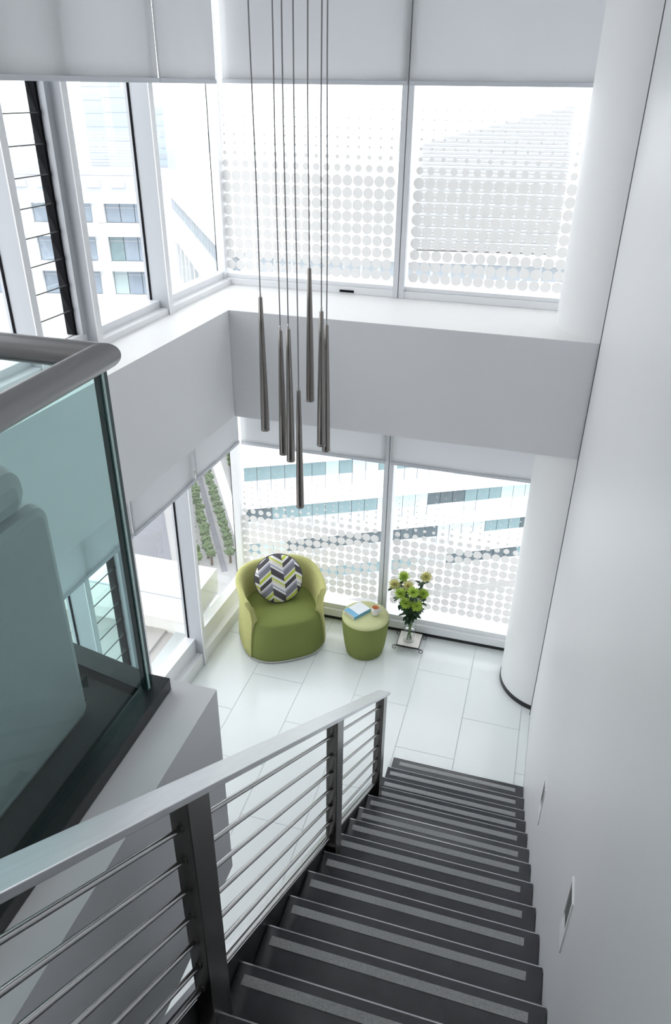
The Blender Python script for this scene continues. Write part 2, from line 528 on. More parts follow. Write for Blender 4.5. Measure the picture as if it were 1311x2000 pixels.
MB().box(-2.782, -2.768, 6.0, 6.05, ZL + 0.1, 6.1).build('black_gasket', 'black', t3)
MB().box(-2.782, -2.768, 6.0, 6.05, 0.3, 2.6).build('black_gasket', 'black', t4)
# ---- left windows
GD = -3.10
bays = [(4.85, 5.90, 'corner'), (3.965, 4.80, 'middle'), (3.42, 3.92, 'louvre'), (2.50, 3.37, 'next'), (1.60, 2.45, 'second'), (0.70, 1.55, 'third')]
def left_window(s0, s1, kind, z0, z1, level):
    global wn
    wn += 1
    txt = {'corner': 'clear %s left window at the glazed corner', 'middle': 'clear %s left window between deep mullion and louvre',
           'louvre': 'narrow %s left window of glass louvre blades with black holder',
           'next': '%s left window nearer than the louvre window', 'second': '%s left window, second nearer than the louvre', 'third': '%s left window farthest from the glazed corner'}[kind] % level
    p = LW((s0 + s1) / 2, GD)
    w = root('window_%d' % wn, (p[0], p[1], z0), kind='structure', label=txt, category='window')
    rail = 0.095 if level == 'upper' else 0.30
    lbox(MB(), s0, s1, -3.13, -2.962, z0, z0 + rail * 0.45).build('sill_rail', 'frame', w)
    lbox(MB(), s0, s1, -3.13, -3.03, z0 + rail * 0.45, z0 + rail).build('bottom_rail', 'frame', w)
    zg = z0 + rail
    # fin on the near side of the next bay is built with the bay beyond it: fin at s0
    lbox(MB(), s0 - 0.05, s0, -3.13, -2.953, z0, z1).build('mullion_fin', 'framegrey', w)  # white-painted fin; its shaded side is put into a grey colour
    lbox(MB(), s0 - 0.05, s0, -2.953, -2.945, z0, z1).build('fin_lit_face', 'frame', w)  # front face of the same fin, left white as the lit side
    lbox(MB(), s0 - 0.056, s0 - 0.05, -3.105, -3.09, zg, z1).build('black_gasket', 'black', w)
    lbox(MB(), s0, s0 + 0.03, -3.13, -3.03, zg, z1).build('jamb', 'frame', w)
    if kind == 'corner':
        lbox(MB(), s1 - 0.008, s1, -3.105, -3.09, zg, z1).build('black_gasket', 'black', w)
    if kind != 'louvre':
        lbox(MB(), s0, s1, GD - 0.005, GD + 0.005, zg, z1).build('pane', 'glass', w)
    else:
        lbox(MB(), s1 - 0.055, s1, -3.13, -3.02, zg, z1).build('jamb', 'framegrey', w)
        lbox(MB(), s1 - 0.075, s1 - 0.055, -3.125, -3.065, zg, z1).build('louvre_holder', 'black', w)
        n = int((z1 - zg) / 0.155)
        for k in range(n):
            za = zg + 0.155 * k
            a0, a1 = s0 + 0.03, s1 - 0.075
            lo = -3.075; hi = -3.112
            c = [(*LW(a0, lo), za), (*LW(a1, lo), za), (*LW(a1, lo + 0.006), za), (*LW(a0, lo + 0.006), za),
                 (*LW(a0, hi), za + 0.165), (*LW(a1, hi), za + 0.165), (*LW(a1, hi + 0.006), za + 0.165), (*LW(a0, hi + 0.006), za + 0.165)]
            b = MB().hexa(c).build('louvre_blade', 'glass', w)
            lbox(MB(), a0, a1, lo, lo + 0.007, za - 0.004, za + 0.002).build('blade_edge', 'recess', b)
            lbox(MB(), a1 - 0.002, a1 + 0.014, -3.118, -3.058, za - 0.012, za + 0.012).build('blade_clip', 'black', b)
    return w
for b in bays:
    left_window(*b, ZL, 6.1, 'upper')
for b in bays:
    left_window(*b, 0.0, 2.6, 'lower')
wl = root('wall_left', (*LW(-1.6, -3.0), 0), kind='structure', label='white left wall beyond the windows', category='wall')
lbox(MB(), -4.0, 0.65, -3.2, -2.95, -0.1, ZC).build('wall_panel', 'wall', wl)
lbox(MB(), 0.65, 5.95, -3.2, -2.95, 6.1, ZC).build('head_panel', 'wall', wl)
MB().box(-2.95, XR, 5.98, 6.2, 6.1, ZC).build('wall_back', 'wall', kind='structure', label='white head wall above the back windows', category='wall')

# ================================================================== BLINDS
def blind(corners, z0, z1, label, thick=0.004):
    (xa, ya), (xb, yb) = corners
    dx, dy = xb - xa, yb - ya
    L = math.hypot(dx, dy)
    nx, ny = -dy / L, dx / L
    b = root('roller_blind', ((xa + xb) / 2, (ya + yb) / 2, z0), label=label, category='blind', group='white roller blinds')
    # fabric: slightly rippled sheet
    mb = MB(); vs = []; fs = []
    nu, nv = 24, 10
    for side in (0, 1):
        for j in range(nv + 1):
            for i in range(nu + 1):
                u = i / nu; v = j / nv
                wob = 0.004 * math.sin(u * 9 + v * 3) * (1 - v) + 0.0025 * math.sin(u * 23 + v * 7) * (1 - v)
                o = wob + (thick if side else 0)
                vs.append((xa + dx * u + nx * o, ya + dy * u + ny * o, z0 + 0.02 + (z1 - z0 - 0.02) * v))
    N = (nu + 1) * (nv + 1)
    for j in range(nv):
        for i in range(nu):
            a = j * (nu + 1) + i
            fs.append((a, a + 1, a + nu + 2, a + nu + 1))
            fs.append((a + N, a + N + nu + 1, a + N + nu + 2, a + N + 1))
    for j in range(nv):
        a = j * (nu + 1); fs.append((a, a + nu + 1, a + N + nu + 1, a + N))
        a = j * (nu + 1) + nu; fs.append((a, a + N, a + N + nu + 1, a + nu + 1))
    for i in range(nu):
        a = i; fs.append((a, a + N, a + N + 1, a + 1))
        a = nv * (nu + 1) + i; fs.append((a, a + 1, a + N + 1, a + N))
    mb.add(vs, fs, True)
    mb.build('fabric', 'blind', b)
    e = 0.009
    MB().hexa([(xa - nx * e, ya - ny * e, z0), (xb - nx * e, yb - ny * e, z0), (xb + nx * e, yb + ny * e, z0), (xa + nx * e, ya + ny * e, z0),
               (xa - nx * e, ya - ny * e, z0 + 0.028), (xb - nx * e, yb - ny * e, z0 + 0.028), (xb + nx * e, yb + ny * e, z0 + 0.028), (xa + nx * e, ya + ny * e, z0 + 0.028)]).build('bottom_bar', 'blindbar', b)
    MB().tube([(xa, ya, z1), (xb, yb, z1)], 0.025, 12).build('roller_tube', 'frame', b)
    return b
blind((LW(2.46, -2.925), LW(4.893, -2.925)), 4.858, 6.1, 'wide white roller blind over the upper louvre window')
blind((LW(4.912, -2.925), LW(5.70, -2.925)), 4.858, 6.1, 'narrow white roller blind over the upper corner window at left')
blind(((-2.615, 5.95), (-1.208, 5.95)), 4.862, 6.1, 'white roller blind behind the pendant cords')
blind(((-1.192, 5.95), (0.30, 5.95)), 4.862, 6.1, 'white roller blind reaching the top of the round column')
blind((LW(3.965, -2.925), LW(4.893, -2.925)), 1.945, 2.54, 'short lower blind left of the white blind gap beside the balustrade glass')
blind((LW(2.46, -2.925), LW(3.945, -2.925)), 1.945, 2.54, 'short lower blind seen through the balustrade glass')
blind((LW(4.925, -2.925), LW(5.73, -2.925)), 1.945, 2.54, 'short lower blind over the window showing tree rows')
blind(((-2.625, 5.95), (-1.232, 5.95)), 1.905, 2.54, 'short lower blind above the armchair')
blind(((-1.185, 5.95), (0.30, 5.95)), 1.905, 2.54, 'short lower blind above the flower vase')

# ================================================================== STAIRS
nz = [0.045, 0.212, 0.345, 0.512, 0.722, 0.915, 1.090, 1.284, 1.486, 1.692, 1.866, 2.038, 2.219, 2.40, 2.575, 2.75, 2.925]
ny = [4.327, 4.067, 3.843, 3.615, 3.348, 3.085, 2.855, 2.598, 2.328, 2.067, 1.822, 1.579, 1.329, 1.079, 0.83, 0.58, 0.33, 0.10]
st = root('staircase', (-0.17, 2.2, 0), label='charcoal metal staircase with grey grip strips along the right wall', category='stairs')
XS = -0.70
for i in range(17):
    yn, zn = ny[i], nz[i]
    yb = ny[i + 1] - 0.02
    xl = XS if i > 2 else XS - 0.004
    t = MB().box(xl, XR - 0.003, yb, yn, zn - 0.03, zn).build('tread', 'tread', st, bevel=0.003)
    MB().box(xl + (0.06 if i == 0 else 0.03), XR - 0.045 - 0.02, yn - 0.072, yn - 0.036, zn, zn + 0.0025).build('grip_strip', 'strip', t)
    MB().box(xl, XR - 0.004, yn - 0.003, yn + 0.002, zn - 0.006, zn + 0.0015).build('nosing_edge', 'nosing', t)
    zlow = nz[i - 1] if i else 0.0
    if zn - 0.03 - zlow > 0.01:
        MB().box(xl, XR - 0.003, yn - 0.028, yn - 0.016, zlow, zn - 0.03).build('riser', 'tread', st)
def sz(y):
    return 2.352 - 0.768 * (y - 1.246)
def slope_plate(x0_, x1_, ya, yb, zf, h0, h1):
    return MB().hexa([(x0_, ya, zf(ya) - h1), (x1_, ya, zf(ya) - h1), (x1_, yb, zf(yb) - h1), (x0_, yb, zf(yb) - h1),
                      (x0_, ya, zf(ya) - h0), (x1_, ya, zf(ya) - h0), (x1_, yb, zf(yb) - h0), (x0_, yb, zf(yb) - h0)])
slope_plate(XS - 0.045, XS - 0.002, 0.15, 3.66, sz, 0.0, 0.30).build('stringer', 'stringer', st)
slope_plate(XS - 0.047, XS - 0.028, 0.15, 3.66, sz, -0.004, 0.0).build('stringer_cap', 'nosing', st)
slope_plate(XS - 0.012, XS - 0.001, 0.15, 3.66, sz, -0.003, 0.0).build('stringer_cap', 'nosing', st)

# ---- stair railing
rl = root('stair_railing', (-0.67, 2.2, 1.4), label='brushed steel stair railing with flat handrail and seven sloping bars', category='railing')
def hz(y):
    return 3.427 - 0.776 * (y - 1.04)
slope_plate(-0.708, -0.630, -0.30, 3.56, hz, 0.0, 0.024).build('handrail', 'steelb', rl, bevel=0.002)
for (ya, yb, zb) in ((1.035, 1.143, 2.221), (2.349, 2.457, 1.286), (3.437, 3.540, 0.514), (-0.30, -0.19, 3.10)):
    zt = hz(ya) - 0.02
    zt2 = hz(yb) - 0.02
    MB().hexa([(-0.698, ya, zb), (-0.645, ya, zb), (-0.645, yb, zb), (-0.698, yb, zb), (-0.698, ya, zt), (-0.645, ya, zt), (-0.645, yb, zt2), (-0.698, yb, zt2)]).build('post', 'post', rl, bevel=0.0025)
spans = [(-0.19, 1.035), (1.143, 2.349), (2.457, 3.437)]
for j in range(7):
    def bz(y):
        return 3.287 - 0.1152 * j - 0.7695 * (y - 1.04)
    for ya, yb in spans:
        MB().tube([(-0.674, ya - 0.004, bz(ya - 0.004)), (-0.674, yb + 0.004, bz(yb + 0.004))], 0.0076, 12).build('bar', 'steel', rl)
        MB().tube([(-0.674, yb - 0.008, bz(yb)), (-0.674, yb + 0.002, bz(yb))], 0.0105, 12).build('bar_collar', 'post', rl)

# ---- recessed step lights in the right wall
for (ya, yb, za, zb, lab) in ((1.617, 1.720, 2.31, 2.58, 'white recessed step light in the wall, nearer one'), (2.932, 3.042, 1.325, 1.60, 'white recessed step light in the wall, farther one low by the stairs')):
    q = root('step_light', (XR, (ya + yb) / 2, za), label=lab, category='wall light', group='recessed step lights')
    t = 0.012
    x0_, x1_ = XR - 0.005, XR + 0.001
    MB().box(x0_, x1_, ya, ya + t, za, zb).build('frame_side', 'frame', q)
    MB().box(x0_, x1_, yb - t, yb, za, zb).build('frame_side', 'frame', q)
    MB().box(x0_, x1_, ya + t, yb - t, zb - t, zb).build('frame_top', 'frame', q)
    MB().hexa([(x0_, ya + t, za), (x0_, yb - t, za), (x1_, yb - t, za), (x1_, ya + t, za), (x0_, ya + t, za + 0.05), (x0_, yb - t, za + 0.05), (x1_, yb - t, za + 0.11), (x1_, ya + t, za + 0.11)]).build('lower_plate', 'frame', q)
    MB().box(XR - 0.001, XR + 0.0005, ya + t, yb - t, za + 0.03, zb - t).build('recess', 'recess', q)

# ================================================================== GLASS BALUSTRADE
gb = root('glass_balustrade', (-1.08, 1.59, 3.10), label='teal glass balustrade with thick round steel handrail on the upper level', category='balustrade')
MB().box(-1.103, -1.028, -4.0, 1.645, 3.0985, 3.15).build('kerb', 'kerb', gb, bevel=0.003)
MB().prism([LW(1.78, -2.58), (-1.104, 1.645), (-1.104, 1.57), LW(1.70, -2.58)], 3.0985, 3.15).build('kerb', 'kerb', gb)
MB().box(-1.090, -1.072, -4.0, 1.572, 3.15, 4.225).build('glass_panel', 'tglass', gb)
MB().box(-2.60, -1.094, 1.582, 1.600, 3.15, 4.225).build('glass_panel', 'tglass', gb)
MB().box(-1.0905, -1.0680, 1.5865, 1.600, 3.15, 4.22).build('glass_edge', 'tedge', gb)
MB().box(-1.0915, -1.0685, 1.576, 1.5865, 3.15, 4.22).build('glass_edge', 'tbright', gb)
MB().box(-1.0905, -1.0695, 1.572, 1.576, 3.15, 4.22).build('glass_edge', 'tedge', gb)
HR = 0.036
zh = 4.248
def mitre():
    a = MB(); seg = 28
    # rail along Y ends on the 45 degree mitre plane, rail along X likewise
    vs = []
    for k in range(seg):
        q = 2 * PI * k / seg
        dx, dz = HR * math.cos(q), HR * math.sin(q)
        vs.append((-1.078 + dx, -4.0, zh + dz))
    for k in range(seg):
        q = 2 * PI * k / seg
        dx, dz = HR * math.cos(q), HR * math.sin(q)
        vs.append((-1.078 + dx, 1.60 + dx, zh + dz))
    a.add(vs, [(k, (k + 1) % seg, seg + (k + 1) % seg, seg + k) for k in range(seg)], True)
    b = MB(); vs = []
    for k in range(seg):
        q = 2 * PI * k / seg
        dx, dz = HR * math.cos(q), HR * math.sin(q)
        vs.append((-1.078 + dx, 1.60 + dx, zh + dz))
    for k in range(seg):
        q = 2 * PI * k / seg
        dx, dz = HR * math.cos(q), HR * math.sin(q)
        vs.append((-2.60, 1.60 + dx, zh + dz))
    b.add(vs, [(k, (k + 1) % seg, seg + (k + 1) % seg, seg + k) for k in range(seg)], True)
    return a, b
a_, b_ = mitre()
a_.build('handrail', 'rail', gb)
b_.build('handrail', 'rail', gb)

# ---- padded seat behind the glass
sb = root('lounge_seat', (-1.34, 0.7, 3.106), label='grey padded seat with rounded back and bolster behind the balustrade glass', category='seat')
def rounded_slab(x0_, x1_, y0_, y1_, z0_, z1_, r, seg=8):
    """box whose outline in the YZ plane has rounded upper corners"""
    pts = [(y0_, z0_), (y1_, z0_)]
    for k in range(seg + 1):
        t = k / seg * PI / 2
        pts.append((y1_ - r + r * math.cos(t), z1_ - r + r * math.sin(t)))
    for k in range(seg + 1):
        t = PI / 2 + k / seg * PI / 2
        pts.append((y0_ + r + r * math.cos(t), z1_ - r + r * math.sin(t)))
    n = len(pts)
    vs = [(x0_, y, z) for y, z in pts] + [(x1_, y, z) for y, z in pts]
    return MB().add(vs, [tuple(range(n)), tuple(range(2 * n - 1, n - 1, -1))] + [(i, (i + 1) % n, n + (i + 1) % n, n + i) for i in range(n)])
rounded_slab(-1.36, -1.222, -0.2, 1.474, 3.106, 3.885, 0.06).build('backrest', 'seat', sb, bevel=0.03)
rounded_slab(-1.375, -1.215, -0.25, 1.41, 3.89, 4.03, 0.068).build('bolster', 'seat', sb, bevel=0.05)
MB().box(-2.05, -1.362, -0.15, 1.40, 3.20, 3.52).build('seat_cushion', 'seat', sb, bevel=0.04)
for x in (-1.95, -1.45):
    for y in (-0.05, 1.30):
        MB().lathe([(0.02, 0), (0.025, 0.094)], (x, y, 3.106), 12).build('leg', 'post', sb)

# ================================================================== PENDANTS
pd = [(-1.550, 3.879, 3.044, 'gunmetal tapered pendant, leftmost of the cluster'),
      (-1.495, 4.033, 2.822, 'gunmetal tapered pendant, second from left, behind its neighbour'),
      (-1.356, 3.783, 2.911, 'gunmetal tapered pendant, third from left, ending above the lower blind edge'),
      (-1.368, 3.976, 2.491, 'gunmetal tapered pendant hanging lowest of the cluster'),
      (-1.346, 4.129, 3.163, 'gunmetal tapered pendant hanging highest of the cluster'),
      (-1.192, 3.862, 3.000, 'gunmetal tapered pendant, nearer of the overlapping right pair'),
      (-1.229, 4.084, 2.862, 'gunmetal tapered pendant, rightmost and partly hidden of the right pair')]
for x, y, z, lab in pd:
    p = root('pendant_lamp', (x, y, z), label=lab, category='pendant lamp', group='tapered pendant lamps in the stair void')
    MB().lathe([(0.0255, 0.014), (0.025, 0.10), (0.0215, 0.33), (0.0155, 0.62), (0.0118, 0.79), (0.0095, 0.795)], (x, y, z), 28, cap0=False).build('shade', 'bronze', p)
    MB().lathe([(0.0225, 0.004), (0.026, 0.0), (0.026, 0.012), (0.0235, 0.014)], (x, y, z), 28).build('end_ring', 'bronze', p)
    MB().lathe([(0.006, 0.795), (0.006, 0.815), (0.004, 0.822)], (x, y, z), 14).build('cord_grip', 'steel', p)
    pts = []
    for k in range(9):
        t = k / 8
        pts.append((x + 0.004 * math.sin(t * 7 + x * 40) * math.sin(PI * t), y, z + 0.82 + (ZC - z - 0.82) * t))
    MB().tube(pts, 0.0036, 8).build('cord', 'cord', p)
    MB().lathe([(0.05, 0), (0.05, 0.02)], (x, y, ZC - 0.02), 24).build('ceiling_rose', 'bronze', p)

# unseen ceiling lamps, added to brighten the landing
cl = [(-0.4, -1.6), (-1.9, -1.6)]
for i, (x, y) in enumerate(cl):
    lab = ('added round fill light %s' % ('over the landing by the right wall', 'over the landing by the left wall')[i])
    q = root('added_fill_light', (x, y, ZC - 0.03), label=lab, category='added fill light', group='added fill lights')
    MB().lathe([(0.17, 0.0), (0.19, 0.0), (0.19, 0.03), (0.17, 0.03)], (x, y, ZC - 0.03), 32, False, False).build('added_light_ring', 'frame', q)
    MB().lathe([(0.17, 0.01), (0.17, 0.025)], (x, y, ZC - 0.03), 32).build('added_light_diffuser', 'lamp', q)

# ================================================================== ARMCHAIR
ch = root('armchair', (-2.125, 5.56, 0), math.radians(34), label='green tub armchair with lime wrap-around back in the glazed corner', category='armchair')
def sup(t, a, b, n):
    s_, c_ = math.sin(t), math.cos(t)
    return (a * math.copysign(abs(s_) ** (2 / n), s_), b * math.copysign(abs(c_) ** (2 / n), c_))
def loft(rings, cap=True):
    mb = MB(); n = len(rings[0]); vs = [p for r in rings for p in r]; fs = []
    for i in range(len(rings) - 1):
        for k in range(n):
            fs.append((i * n + k, i * n + (k + 1) % n, (i + 1) * n + (k + 1) % n, (i + 1) * n + k))
    if cap:
        fs.append(tuple(range(n - 1, -1, -1)))
        fs.append(tuple((len(rings) - 1) * n + k for k in range(n)))
    return mb.add(vs, fs, True)
def ring(a, b, n, z, seg=56, front=0.0, dome=None):
    out = []
    for k in range(seg):
        t = 2 * PI * k / seg
        x, y = sup(t, a, b, n)
        out.append((x, y + front, z))
    return out
rings = [ring(.36, .33, 2.7, .02), ring(.40, .375, 2.7, .025), ring(.408, .385, 2.8, .06), ring(.402, .38, 2.8, .18), ring(.385, .365, 2.8, .32), ring(.372, .352, 2.8, .385),
         ring(.362, .342, 2.8, .410), ring(.345, .325, 2.8, .424), ring(.25, .23, 2.4, .436), ring(.12, .11, 2.0, .441)]
loft(rings).build('seat', 'green', ch, local=True)
MB().lathe([(0.0, 0), (0.30, 0), (0.30, 0.02)], (0, 0, 0), 32, False).build('base_plate', 'trimw', ch, local=True)
loft([ring(.404, .379, 2.7, .014), ring(.411, .386, 2.7, .016), ring(.411, .386, 2.7, .026), ring(.404, .379, 2.7, .028)]).build('base_trim', 'trimw', ch, local=True)
# wrap-around back shell
def shell():
    N = 60
    def H(u):
        a = abs(u)
        return 0.735 - 0.075 * a ** 2.2
    # (scale on footprint, z as function of u, end angle)
    lv = [(1.025, lambda u: 0.03, 2.12), (1.04, lambda u: 0.07, 2.12), (1.03, lambda u: 0.20, 2.13), (1.0, lambda u: 0.34, 2.15), (0.985, lambda u: 0.45, 2.17), (1.005, lambda u: 0.56 * 0.6 + 0.4 * H(u) * 0.9, 2.13), (1.05, lambda u: H(u) - 0.03, 2.02),
          (1.045, lambda u: H(u) - 0.008, 1.99), (1.015, lambda u: H(u), 1.98), (0.965, lambda u: H(u) - 0.002, 1.98), (0.925, lambda u: H(u) - 0.014, 1.99), (0.90, lambda u: H(u) - 0.05, 2.02), (0.86, lambda u: 0.58, 2.10), (0.83, lambda u: 0.46, 2.18), (0.80, lambda u: 0.40, 2.18), (0.80, lambda u: 0.05, 2.12)]
    rows = []
    for sc_, zf, te in lv:
        row = []
        for k in range(N + 1):
            u = -1 + 2 * k / N
            x, y = sup(u * te, .405 * sc_, .385 * sc_, 2.7)
            row.append((x, y, zf(u)))
        rows.append(row)
    vs = [p for r in rows for p in r]; W = N + 1; fs = []
    n = len(rows)
    for i in range(n):
        j = (i + 1) % n
        for k in range(N):
            fs.append((i * W + k, i * W + k + 1, j * W + k + 1, j * W + k))
    mb = MB().add(vs, fs, True)
    mb.add([r[0] for r in rows], [tuple(range(n))])
    mb.add([r[-1] for r in rows], [tuple(range(n - 1, -1, -1))])
    return mb
shell().build('back_shell', 'lime', ch, local=True)

# cushion on the chair
cu = bpy.data.objects.new('round_cushion', None)
col.objects.link(cu)
cu['label'] = 'round cushion with grey, white and lime chevron print on the armchair'
cu['category'] = 'cushion'
fwd = Vector((0.40, -0.68, 0.50)).normalized()
upv = (Vector((0, 0, 1)) - fwd * fwd.z).normalized()
rt = upv.cross(fwd)
mm = Matrix((rt, upv, fwd)).transposed().to_4x4()
mm.translation = Vector((-2.185, 5.665, 0.645))
cu.matrix_world = mm
prof = []
Rc, Tc = 0.236, 0.068
for k in range(15):
    t = -PI / 2 + PI * k / 14
    prof.append((Rc * max(0.001, abs(math.cos(t)) ** 0.55), Tc * math.copysign(abs(math.sin(t)) ** 0.9, math.sin(t))))
MB().lathe(prof, (0, 0, 0), 48, False, False).build('cover', 'chev', cu, local=True)
MB().tube([(Rc * 1.005 * math.cos(2 * PI * k / 64), Rc * 1.005 * math.sin(2 * PI * k / 64), 0) for k in range(65)], 0.0065, 8, False).build('braided_edge', 'pipe', cu, local=True)

# ================================================================== POUF TABLE
pf = root('pouf', (-1.285, 5.625, 0), label='round olive pouf with pale lime top used as a side table', category='pouf')
MB().lathe([(0.165, 0.0), (0.182, 0.012), (0.200, 0.10), (0.215, 0.22), (0.226, 0.34), (0.2285, 0.395), (0.226, 0.405)], (0, 0, 0), 56, True, True).build('body', 'green', pf, local=True)
MB().lathe([(0.2275, 0.405), (0.2285, 0.415), (0.221, 0.428), (0.19, 0.434), (0.10, 0.437), (0.001, 0.438)], (0, 0, 0), 56, True, False).build('top_pad', 'limetop', pf, local=True)
MB().tube([(0.2275 * math.cos(2 * PI * k / 56), 0.2275 * math.sin(2 * PI * k / 56), 0.405) for k in range(57)], 0.0035, 8, False).build('seam', 'green', pf, local=True)

bk = root('book', (-1.372, 5.632, 0.438), math.radians(57), label='pale blue and white book lying on the pouf', category='book')
MB().box(-0.101, 0.101, -0.072, 0.072, 0.003, 0.029).build('pages', 'paper', bk, local=True)
ct = MB().box(-0.106, 0.105, -0.077, 0.076, 0.029, 0.0325).build('front_cover', 'cover', bk, local=True)
MB().box(-0.106, -0.045, -0.077, 0.076, 0.0325, 0.0329).build('printed_band', 'blue', ct, local=True)
MB().box(-0.106, 0.105, -0.077, 0.076, 0.0, 0.003).build('back_cover', 'cover', bk, local=True)
MB().box(-0.106, 0.105, -0.0785, -0.074, 0.0, 0.0325).build('spine', 'blue', bk, local=True)

mg = root('mug', (-1.195, 5.645, 0.4375), math.radians(25), label='small white patterned mug with peach inside on the pouf', category='mug')
MB().lathe([(0.026, 0.0), (0.033, 0.006), (0.038, 0.03), (0.0395, 0.06), (0.0385, 0.088), (0.0365, 0.089), (0.036, 0.08)], (0, 0, 0), 32, True, False).build('cup', 'mug', mg, local=True)
MB().lathe([(0.0362, 0.085), (0.0368, 0.05), (0.034, 0.03), (0.001, 0.025)], (0, 0, 0), 32, False, False).build('inside', 'orange', mg, local=True)
MB().tube([(0.036 + 0.026 * math.sin(PI * k / 10), 0, 0.045 + 0.026 * math.cos(PI * k / 10)) for k in range(11)], 0.005, 8).build('handle', 'mug', mg, local=True)

# ================================================================== TRAY, VASE, FLOWERS
ty = root('scroll_tray', (-0.872, 5.835, 0), label='square pale tray on black iron scroll feet by the window', category='tray')
MB().box(-0.108, 0.108, -0.112, 0.112, 0.052, 0.060).build('plate', 'traypl', ty, local=True)
for x0_, x1_, y0_, y1_ in ((-0.113, 0.113, -0.118, -0.112), (-0.113, 0.113, 0.112, 0.118), (-0.114, -0.108, -0.112, 0.112), (0.108, 0.114, -0.112, 0.112)):
    MB().box(x0_, x1_, y0_, y1_, 0.044, 0.062).build('rim_bar', 'iron', ty, local=True)
for sx in (-1, 1):
    for sy in (-1, 1):
        pts = []
        for k in range(22):
            t = k / 21
            ang = PI / 2 - sx * 0 - t * 2.3 * PI
            rr = 0.026 * (1 - 0.62 * t)
            pts.append((sx * (0.112 + 0.018 + rr * math.cos(ang) * 1.0), sy * 0.113, 0.026 + rr * math.sin(ang)))
        pts = [(sx * 0.105, sy * 0.113, 0.051)] + pts
        MB().tube(pts, 0.0035, 8).build('scroll_foot', 'iron', ty, local=True)

VX, VY, VZ = -0.877, 5.815, 0.0602
va = root('vase', (VX, VY, VZ), label='clear glass vase of green chrysanthemums standing on the tray', category='vase')
MB().lathe([(0.054, 0.0), (0.057, 0.01), (0.058, 0.12), (0.062, 0.22), (0.068, 0.275), (0.065, 0.275), (0.059, 0.22), (0.055, 0.12), (0.054, 0.014), (0.001, 0.012)], (0, 0, 0), 40, True, False).build('glass_body', 'vase', va, local=True)
MB().lathe([(0.045, 0.0145), (0.0465, 0.12), (0.0475, 0.13), (0.001, 0.13)], (0, 0, 0), 40, True, False).build('water', 'water', va, local=True)

FW = [((789, 1128), 5.90, 'far left top'), ((832, 1128.5), 5.90, 'tall right top'), ((771, 1143), 5.82, 'leftmost'), ((797.6, 1147), 5.82, 'pink-centred upper middle'), ((782.5, 1160), 5.74, 'lower left'),
      ((807, 1158), 5.73, 'middle front'), ((826, 1161), 5.80, 'right'), ((814.4, 1184), 5.70, 'lowest right'), ((792.6, 1179), 5.70, 'lowest left')]
def pix(px, py, Y):
    d = w_ + r_ * ((px - 655.5) / 1457.29) - u_ * ((py - 1000) / 1457.29)
    return CAM + d * (Y / d.y)
def petals(c, ax, R, n, seed):
    rnd = random.Random(seed)
    mb = MB()
    ax = ax.normalized()
    e1 = ax.cross(Vector((0.3, 1, 0.2))).normalized(); e2 = ax.cross(e1)
    for k in range(n):
        t = k / n
        el = math.radians(88) - t * math.radians(110)
        az = k * 2.39996
        dirv = (ax * math.sin(el) + (e1 * math.cos(az) + e2 * math.sin(az)) * math.cos(el)).normalized()
        L = R * (0.62 + 0.42 * math.sqrt(t)) * rnd.uniform(0.9, 1.1)
        side = dirv.cross(ax)
        side = side.normalized() if side.length > 1e-3 else e1
        nrm = side.cross(dirv)
        w = R * 0.10
        tip = c + dirv * L + ax * (0.25 * R if t > 0.45 else 0.05 * R)
        m1 = c + dirv * L * 0.65
        mb.add([c + dirv * R * 0.15 - side * w * .4, c + dirv * R * 0.15 + side * w * .4, m1 + side * w - nrm * w * .3, tip + side * w * .5, tip - side * w * .5, m1 - side * w - nrm * w * .3, m1 + nrm * w * .35], [(0, 1, 6), (1, 2, 6), (2, 3, 6), (3, 4, 6), (4, 5, 6), (5, 0, 6)])
    return mb
def leaf(mb, base, d, L, W, rnd):
    d = d.normalized()
    side = d.cross(Vector((0, 0, 1)))
    side = side.normalized() if side.length > .1 else Vector((1, 0, 0))
    up = side.cross(d)
    prof = [(0, .08), (.2, .5), (.38, .38), (.5, .95), (.64, .6), (.78, .7), (1.0, .03)]
    ls, rs, ms = [], [], []
    for t, w in prof:
        q = base + d * L * t - Vector((0, 0, 1)) * (L * 0.28 * t * t)
        ls.append(q + side * W * w + up * W * .25 * w); rs.append(q - side * W * w + up * W * .25 * w); ms.append(q)
    n = len(prof)
    vs = ls + ms + rs
    fs = []
    for i in range(n - 1):
        fs.append((i, i + 1, n + i + 1, n + i)); fs.append((n + i, n + i + 1, 2 * n + i + 1, 2 * n + i))
    mb.add(vs, fs)
